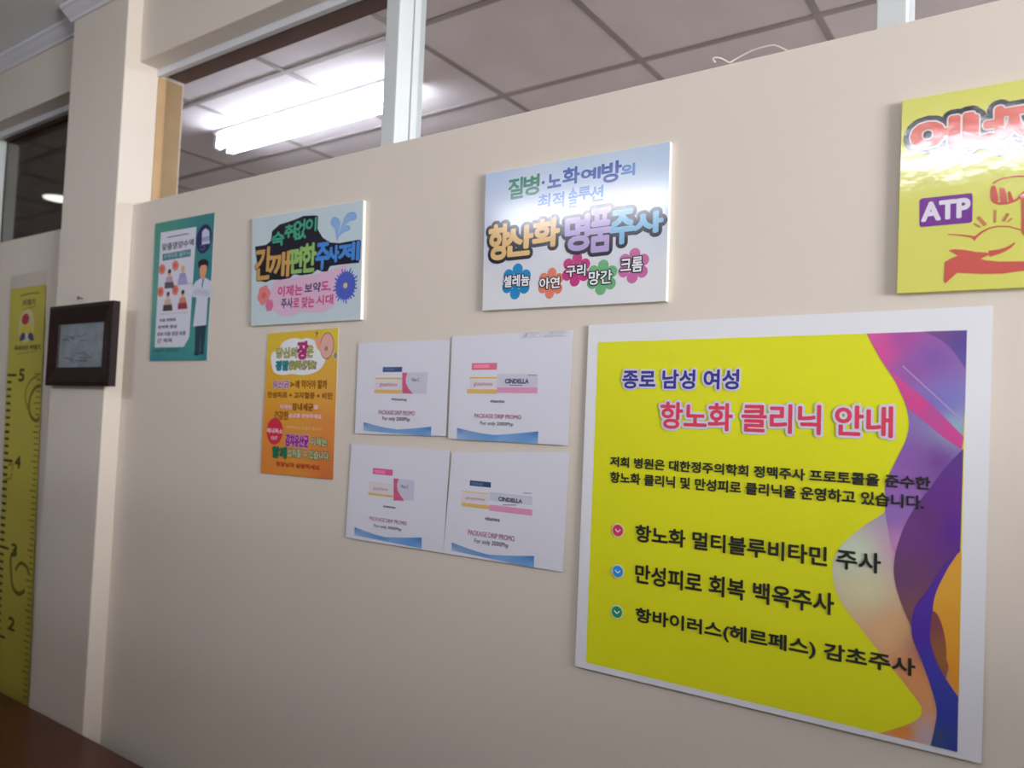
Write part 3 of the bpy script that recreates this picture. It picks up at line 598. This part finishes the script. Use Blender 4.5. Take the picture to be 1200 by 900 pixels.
# ------------------------------------------------------------------ four white promo sheets
SHEET = mat('white_laminated_sheet', (226, 226, 238), 0.3, 0.4, 0.015, 5)
PB = ink((96, 150, 210)); NVB = ink((66, 86, 134)); PIN = ink((226, 112, 146)); YLW = ink((226, 202, 106)); YLW2 = ink((224, 186, 110)); PKS = ink((226, 152, 190)); PALE = ink((230, 206, 218)); GB = ink((206, 206, 224)); CAP = ink((84, 82, 96)); PPK = ink((188, 132, 156)); PGY = ink((130, 122, 136))
def promo(label, quad, top, topc, yl, yb, kind, bx, txt, cap, l1, l2, wave, lab):
    r, p = sheet('promo_sheet', label, 'notice', quad, -0.003, 0.0006, SHEET, 0.010, 'white promo sheets in the block of four')
    f = MB(); p.rect(f, top, 2, ink(topc)); p.rect(f, (top[0]+2, top[1]+2, top[2]-9, top[3]-2.2), 3, ink([min(255, v+34) for v in topc]))
    x0, x1 = yl[0], yl[2]
    p.rect(f, (x0, yl[1], x1, yb[3]), 2, ink((226, 216, 222))); p.rect(f, yl, 3, YLW); p.rect(f, yb, 3, YLW2)
    ym = (yl[3]+yb[1])/2; p.text(f, 'glutathione', (x0+5, ym-2.4, x1-5, ym+3.6), 4, [(PALE, 0.0009), (ink((196, 160, 186)), 0.0002)])
    f.build('tall_box_picture', r)
    f = MB()
    if kind == 'round':
        p.rect(f, bx, 2, GB); a, b_, c_, d_ = bx
        p.poly(f, [(a, b_), (a+6, b_+.4), (a+4, b_+7), (a+4.4, b_+13), (a+7.5, b_+19), (a+12.5, d_), (a, d_-0.6)], 3, ink((206, 96, 130)))
        p.text(f, 'Vita-C', txt, 3, [(ink((120, 116, 140)), 0.0003)])
    else:
        p.rect(f, (bx[0], txt[1]-6, bx[2], bx[1]+1), 2, GB); p.rect(f, bx, 3, PKS); p.text(f, 'CINDELLA', txt, 4, [(ink((92, 92, 112)), 0.0007)])
        p.stroke(f, [(txt[0]+5, txt[3]+2), (txt[2]-7, txt[3]+2.2)], 0.0012, 4, CAP)
        p.stroke(f, [(bx[2]-11, txt[1]-4.5), (bx[2]-1, txt[1]-4.2)], 0.0012, 4, CAP)
    f.build('wide_box_picture', r)
    for nm, body, bb, mm, gr_ in (('caption', lab, cap, CAP, 0.0002), ('promo_line', 'PACKAGE DRIP PROMO', l1, PPK, 0.0003), ('price_line', 'For only 2000Php', l2, PGY, 0.0003)):
        f = MB(); p.text(f, body, bb, 3, [(mm, gr_)]); f.build(nm, r)
    a, m_, c_, d_, e_ = wave
    gradient_poly(p, 'blue_wave', [a, ((a[0]*2+m_[0])/3, (a[1]*2+m_[1])/3+0.6), ((a[0]+2*m_[0])/3, (a[1]+2*m_[1])/3+0.8), m_, ((m_[0]+c_[0])/2, (m_[1]+c_[1])/2+0.4), c_, d_, e_], 2,
                  [(a, (76, 126, 190)), (c_, (66, 120, 194)), (m_, (96, 146, 206)), (d_, (130, 176, 226)), (e_, (170, 196, 228)), (((d_[0]+e_[0])/2, (d_[1]+e_[1])/2), (140, 180, 226))])
    return r, p
promo('white promo sheet, upper left of the four, navy-topped box beside pink crescent', [(420, 402), (527, 398), (523, 511), (417, 508)],
      (449, 430, 471.5, 436), (66, 86, 134), (440.5, 442.5, 471, 444.5), (439.5, 456.5, 471, 461.3), 'round', (472, 436.5, 501, 461.5), (482.5, 443, 492, 447), (459, 466.5, 477, 470.5), (444.5, 480.5, 487, 487), (449, 488, 481, 495), [(427, 494.8), (465.8, 503.3), (506.3, 500), (505.8, 511), (427, 505)], 'Whitening')
r2, p2 = promo('white promo sheet, upper right of the four, pink-topped box beside long pink-striped box', [(530, 394), (671, 387), (666, 522), (526, 514)],
      (553.3, 425.2, 582.7, 433.5), (226, 112, 146), (550.9, 441.8, 582.7, 443.6), (547.8, 456, 582.7, 461.5), 'long', (582.7, 453.9, 630.4, 461), (592.5, 444.2, 620, 449.4), (575.3, 468.4, 591.8, 472), (556.8, 484.7, 611.4, 491.5), (563.4, 493.7, 602.2, 500.5), [(536.5, 501.5), (580, 509.8), (631.6, 505.5), (631, 519.5), (536.5, 515)], 'vitamins')
promo('white promo sheet, lower left of the four, pink-topped box beside pink crescent', [(412, 520), (527, 528), (520, 648), (406, 630)],
      (437.3, 548.2, 460.6, 557.6), (222, 96, 150), (433, 564.6, 460, 568), (432, 577, 460.6, 583), 'round', (461.8, 560.5, 485.7, 587), (470, 568, 479, 572.5), (450, 591.5, 464, 596), (433.8, 605, 477.5, 615.5), (439, 614, 471, 623), [(416.3, 617.6), (452.3, 629.3), (495, 629.7), (495, 642.8), (416.3, 627)], 'Luminous')
promo('white promo sheet, lower right of the four, navy-topped box beside long pink-striped box', [(530, 530), (667, 530), (660, 670), (520, 648)],
      (551, 562.8, 575.7, 571.5), (50, 74, 112), (541.5, 574.8, 573.4, 579.3), (541.5, 588.5, 574, 596.8), 'long', (574, 591.2, 624.5, 604.4), (584.7, 582.3, 612.4, 589.7), (569, 605, 586.2, 611.4), (549.2, 620.5, 604, 634.5), (556.6, 630.5, 596.7, 643.5), [(530.3, 635.6), (573.8, 650), (626.7, 651.3), (626.7, 665.3), (530.3, 645)], 'vitamins')
# clear tape strips added to the upper right sheet, curved to catch lamp glints
GLINT_TAPE = glass('glint_tape', (1.0, 1.0, 1.0), 0.001, 1.0, 1.25)
for bb in ((609, 388.5, 640, 396), (638, 387, 669, 395)):
    X0, X1, Z0, Z1 = box_on(bb, -0.005); N = 8
    prof = []
    yy, zz = -0.0042, Z1
    for i in range(N+1):
        prof.append((yy, zz)); a = math.radians(15-12*i/N); st = (Z1-Z0)/N; zz -= st; yy -= st*math.tan(a)
    f = MB(); V = [(x_, y_, z_) for y_, z_ in prof for x_ in (X0, X1)]+[(x_, y_+0.0002, z_) for y_, z_ in prof for x_ in (X0, X1)]
    n = 2*(N+1); F = []
    for i in range(N): F += [(2*i+2, 2*i+3, 2*i+1, 2*i), (n+2*i, n+2*i+1, n+2*i+3, n+2*i+2), (2*i, n+2*i, n+2*i+2, 2*i+2), (2*i+1, 2*i+3, n+2*i+3, n+2*i+1)]
    F += [(0, 1, n+1, n), (2*N, n+2*N, n+2*N+1, 2*N+1)]
    f.add(V, F, GLINT_TAPE); f.build('glint_tape', r2, smooth=True)

# ------------------------------------------------------------------ height chart on the left wall
Yc = -0.006
zc1 = wp(34, 336, Yc)[1]
CH = mat('yellow_vinyl', (194, 184, 78), 0.35, 0.4, 0.03, 5)
root = thing('height_chart', 'long yellow height measuring chart with black ticks, left of the dark frame', 'height chart', (-2.97, 0, zc1))
p = Print(root, Yc)
def ce(z):        # left and right edge of the strip at height z
    t_ = (zc1-z)/1.4; return (-3.115+0.075*t_, -2.850+0.072*t_)
f = MB(); zs = [zc1-1.42*i/28 for i in range(29)]
L = [(ce(z)[0], Yc, z) for z in zs]; Rr = [(ce(z)[1]+(0.0012 if i % 2 else -0.0012), Yc, z) for i, z in enumerate(zs)]
n = len(zs); f.add(L+Rr+[(x_, Yc+0.0012, z_) for x_, _, z_ in L+Rr], [(i, i+1, n+i+1, n+i) for i in range(n-1)]+[(2*n+i, 3*n+i, 3*n+i+1, 2*n+i+1) for i in range(n-1)]+[(n+i, n+i+1, 3*n+i+1, 3*n+i) for i in range(n-1)]+[(i, 2*n+i, 2*n+i+1, i+1) for i in range(n-1)]+[(0, n, 3*n, 2*n)], CH); f.build('strip', root)
FILM = glass('clear_plastic_film', (0.99, 0.99, 0.99), 0.002, 1.0, 1.16)
f = MB(); f.box((-3.125, Yc, zc1-0.004), (-2.845, Yc+0.001, zc1+0.05), FILM); f.build('clear_header', root)
f = MB(); INK2 = ink((34, 28, 20)); z5 = H+0.0905; DIM = ink((86, 80, 30))
for i in range(-1, 43):
    z = z5-0.0254*i
    if i < 0: continue
    x0 = ce(z)[0]; w = 0.075 if i % 12 == 0 else 0.038
    p.rect(f, (x0+0.002, x0+w, z-0.0042, z+0.0042), 1, INK2, False)
f.build('inch_ticks', root); f = MB()
for i in range(0, 70):
    z = z5+0.004-0.02*i
    if z < zc1-1.41: break
    x1 = ce(z)[1]; w = 0.05 if i % 5 == 0 else 0.034
    p.rect(f, (x1-w, x1-0.003, z-0.002, z+0.002), 1, DIM, False)
f.build('centimetre_ticks', root)
f = MB(); NUMC = ink((70, 62, 20))
for i, ch in enumerate('543'):
    f = MB(); z = z5-0.0254*12*i; x0 = ce(z)[0]+0.094; p.text(f, ch, (x0, x0+0.042, z-0.021, z+0.021), 1, [(NUMC, 0.0022)], px=False); f.build('numeral', root)
f = MB(); z = wp(6, 728, Yc)[1]; x0 = ce(z)[0]+0.094; p.text(f, '2', (x0, x0+0.05, z-0.021, z+0.021), 1, [(NUMC, 0.0022)], px=False)
f.build('numeral', root)
f = MB(); SW = ink((112, 96, 30)); SW2 = ink((150, 130, 50))
p.stroke(f, [(48, 452), (42, 454), (36, 464), (34, 478), (37, 489), (43, 493), (46, 489)], 0.013, 1, SW)
p.stroke(f, [(45, 441), (38, 444), (31, 455), (30, 468), (33, 480)], 0.010, 1, SW2); f.build('painted_swirl', root); f = MB()
p.stroke(f, [(19, 645), (13, 652), (13, 670), (15, 688), (22, 696), (29, 692)], 0.014, 1, SW)
p.stroke(f, [(18, 668), (24, 660), (31, 664), (34, 673)], 0.012, 1, SW); f.build('painted_swirl', root); f = MB()
p.stroke(f, [(10, 545), (15, 544), (14, 552)], 0.008, 2, SW2); p.stroke(f, [(6, 562), (13, 560), (14, 554)], 0.008, 2, SW2)
f.build('painted_swirl', root)
f = MB()
p.stroke(f, [(24, 347), (35, 344), (47, 343)], 0.006, 1, ink((140, 126, 44))); p.text(f, '키재기', (27, 350, 41, 359), 1, [(ink((110, 100, 60)), 0.0014)]); p.stroke(f, [(27, 363), (41, 359)], 0.004, 1, ink((130, 124, 64)))
p.disc(f, (31, 382), 0.060, 0.060, 1, ink((206, 196, 150)))
p.disc(f, (30, 374), 0.028, 0.020, 3, ink((176, 54, 74))); p.disc(f, (30, 379), 0.021, 0.016, 2, ink((230, 196, 170)))
p.poly(f, [(26, 382), (35, 380), (38, 388), (31, 391), (24, 388)], 3, ink((214, 200, 60)), 3)
p.poly(f, [(26, 390), (36, 388), (40, 398), (36, 399), (32, 395), (27, 399), (23, 399)], 2, ink((70, 74, 100)), 2); p.disc(f, (31.5, 393), 0.012, 0.012, 4, ink((206, 210, 224)))
p.text(f, '우리아이 키재기', (17, 404, 47, 411), 1, [(ink((76, 72, 30)), 0.0012)]); p.stroke(f, [(20, 415), (44, 411)], 0.0035, 1, ink((140, 134, 70)))
f.build('child_picture', root)

# ------------------------------------------------------------------ dark framed picture on the pillar
Yf = -0.078
q = [wp(x_, y_, Yf) for x_, y_ in ((56, 361), (130.5, 350.5), (126.5, 451), (52, 453))]
xa, xb = (q[0][0]+q[3][0])/2, (q[1][0]+q[2][0])/2; za, zb_ = (q[2][1]+q[3][1])/2, (q[0][1]+q[1][1])/2
xa, xb, za, zb_ = xa, xb, za, zb_
t = thing('picture_frame', 'dark brown wooden picture frame hanging on the pillar', 'picture frame', ((xa+xb)/2, PY, za))
f = MB(); w = 0.058
out = [(xa, za), (xb, za), (xb, zb_), (xa, zb_)]; inn = [(xa+w*0.95, za+w), (xb-w, za+w), (xb-w, zb_-w), (xa+w*0.95, zb_-w)]; mid = [(xa+0.012, za+0.012), (xb-0.012, za+0.012), (xb-0.012, zb_-0.012), (xa+0.012, zb_-0.012)]
V = [(x_, PY-0.001, z_) for x_, z_ in out]+[(x_, Yf+0.004, z_) for x_, z_ in out]+[(x_, Yf, z_) for x_, z_ in mid]+[(x_, Yf+0.010, z_) for x_, z_ in inn]+[(x_, Yf+0.020, z_) for x_, z_ in inn]
F = []
for a in range(4):
    for i in range(4): j = (i+1) % 4; F.append((a*4+i, a*4+j, a*4+4+j, a*4+4+i))
F.append((3, 2, 1, 0))
f.add(V, F, FRAMEW); f.build('moulding', t)
PIC = mat('faded_grey_print', (184, 186, 190), 0.5, 0.3, 0.22, 22)
f = MB(); f.box((inn[0][0]-0.002, Yf+0.016, inn[0][1]-0.002), (inn[1][0]+0.002, Yf+0.019, inn[2][1]+0.002), PIC); f.build('grey_print', t)
p = Print(t, Yf+0.0158); f = MB()
xi0, xi1, zi0, zi1 = inn[0][0], inn[1][0], inn[0][1], inn[2][1]
LN = ink((112, 118, 130)); LN2 = ink((168, 176, 186))
for i in range(16):
    z = zi0+(zi1-zi0)*random.uniform(0.08, 0.72); x0 = xi0+(xi1-xi0)*random.uniform(0.05, 0.6); ln = (xi1-xi0)*random.uniform(0.12, 0.34)
    p.stroke(f, [(x0, z), (x0+ln*0.5, z+random.uniform(-0.006, 0.010)), (x0+ln, z+random.uniform(-0.006, 0.006))], random.uniform(0.002, 0.006), 1, random.choice((LN, LN, LN2)), False)
f.build('line_drawing', t)
f = MB(); f.box((xi0-0.001, Yf+0.0125, zi0-0.001), (xi1+0.001, Yf+0.0145, zi1+0.001), glass('frame_glass', (0.9, 0.93, 0.95), 0.06, 1.0)); f.build('glass_pane', t)
xn, zn = wp(94.5, 349.5, PY-0.006)
f = MB(); f.cyl((xn, PY-0.012, zn), (xn, PY+0.002, zn), 0.0022, STEEL, 10); f.cyl((xn, PY-0.014, zn), (xn, PY-0.012, zn), 0.0055, STEEL, 12)
tag(f.build('nail', smooth=False), 'small dark nail in the pillar just above the picture frame', 'nail')

# ------------------------------------------------------------------ loose wire on the partition top
pts = [(846, 84, -0.006), (838, 73, 0.012), (835.5, 70, 0.015), (837, 67.8, 0.016), (843, 67.8, 0.018), (849, 70.5, 0.020), (855, 73.5, 0.024), (860, 70.5, 0.026), (870, 65, 0.026), (882, 59, 0.024), (893, 55.5, 0.022), (905, 53, 0.022), (912, 54.5, 0.022), (919, 57.8, 0.022), (926, 61, 0.026)]
P3 = []
for a, c_, y_ in pts[1:]:
    X, Z = wp(a, c_, y_); P3.append((X, y_, max(Z, ZT+0.002)))
sm = []
for i in range(len(P3)-1):
    pp = [Vector(P3[max(0, min(len(P3)-1, i+j-1))]) for j in range(4)]
    for u in range(4):
        s_ = u/4; sm.append(0.5*(2*pp[1]+(pp[2]-pp[0])*s_+(2*pp[0]-5*pp[1]+4*pp[2]-pp[3])*s_*s_+(-pp[0]+3*pp[1]-3*pp[2]+pp[3])*s_**3))
f = MB(); f.tube(sm, 0.0014, mat('white_wire', (226, 220, 208), 0.5, 0.4, 0.01)); tag(f.build('loose_wire', smooth=True), 'thin white wire curling on top of the partition', 'wire')
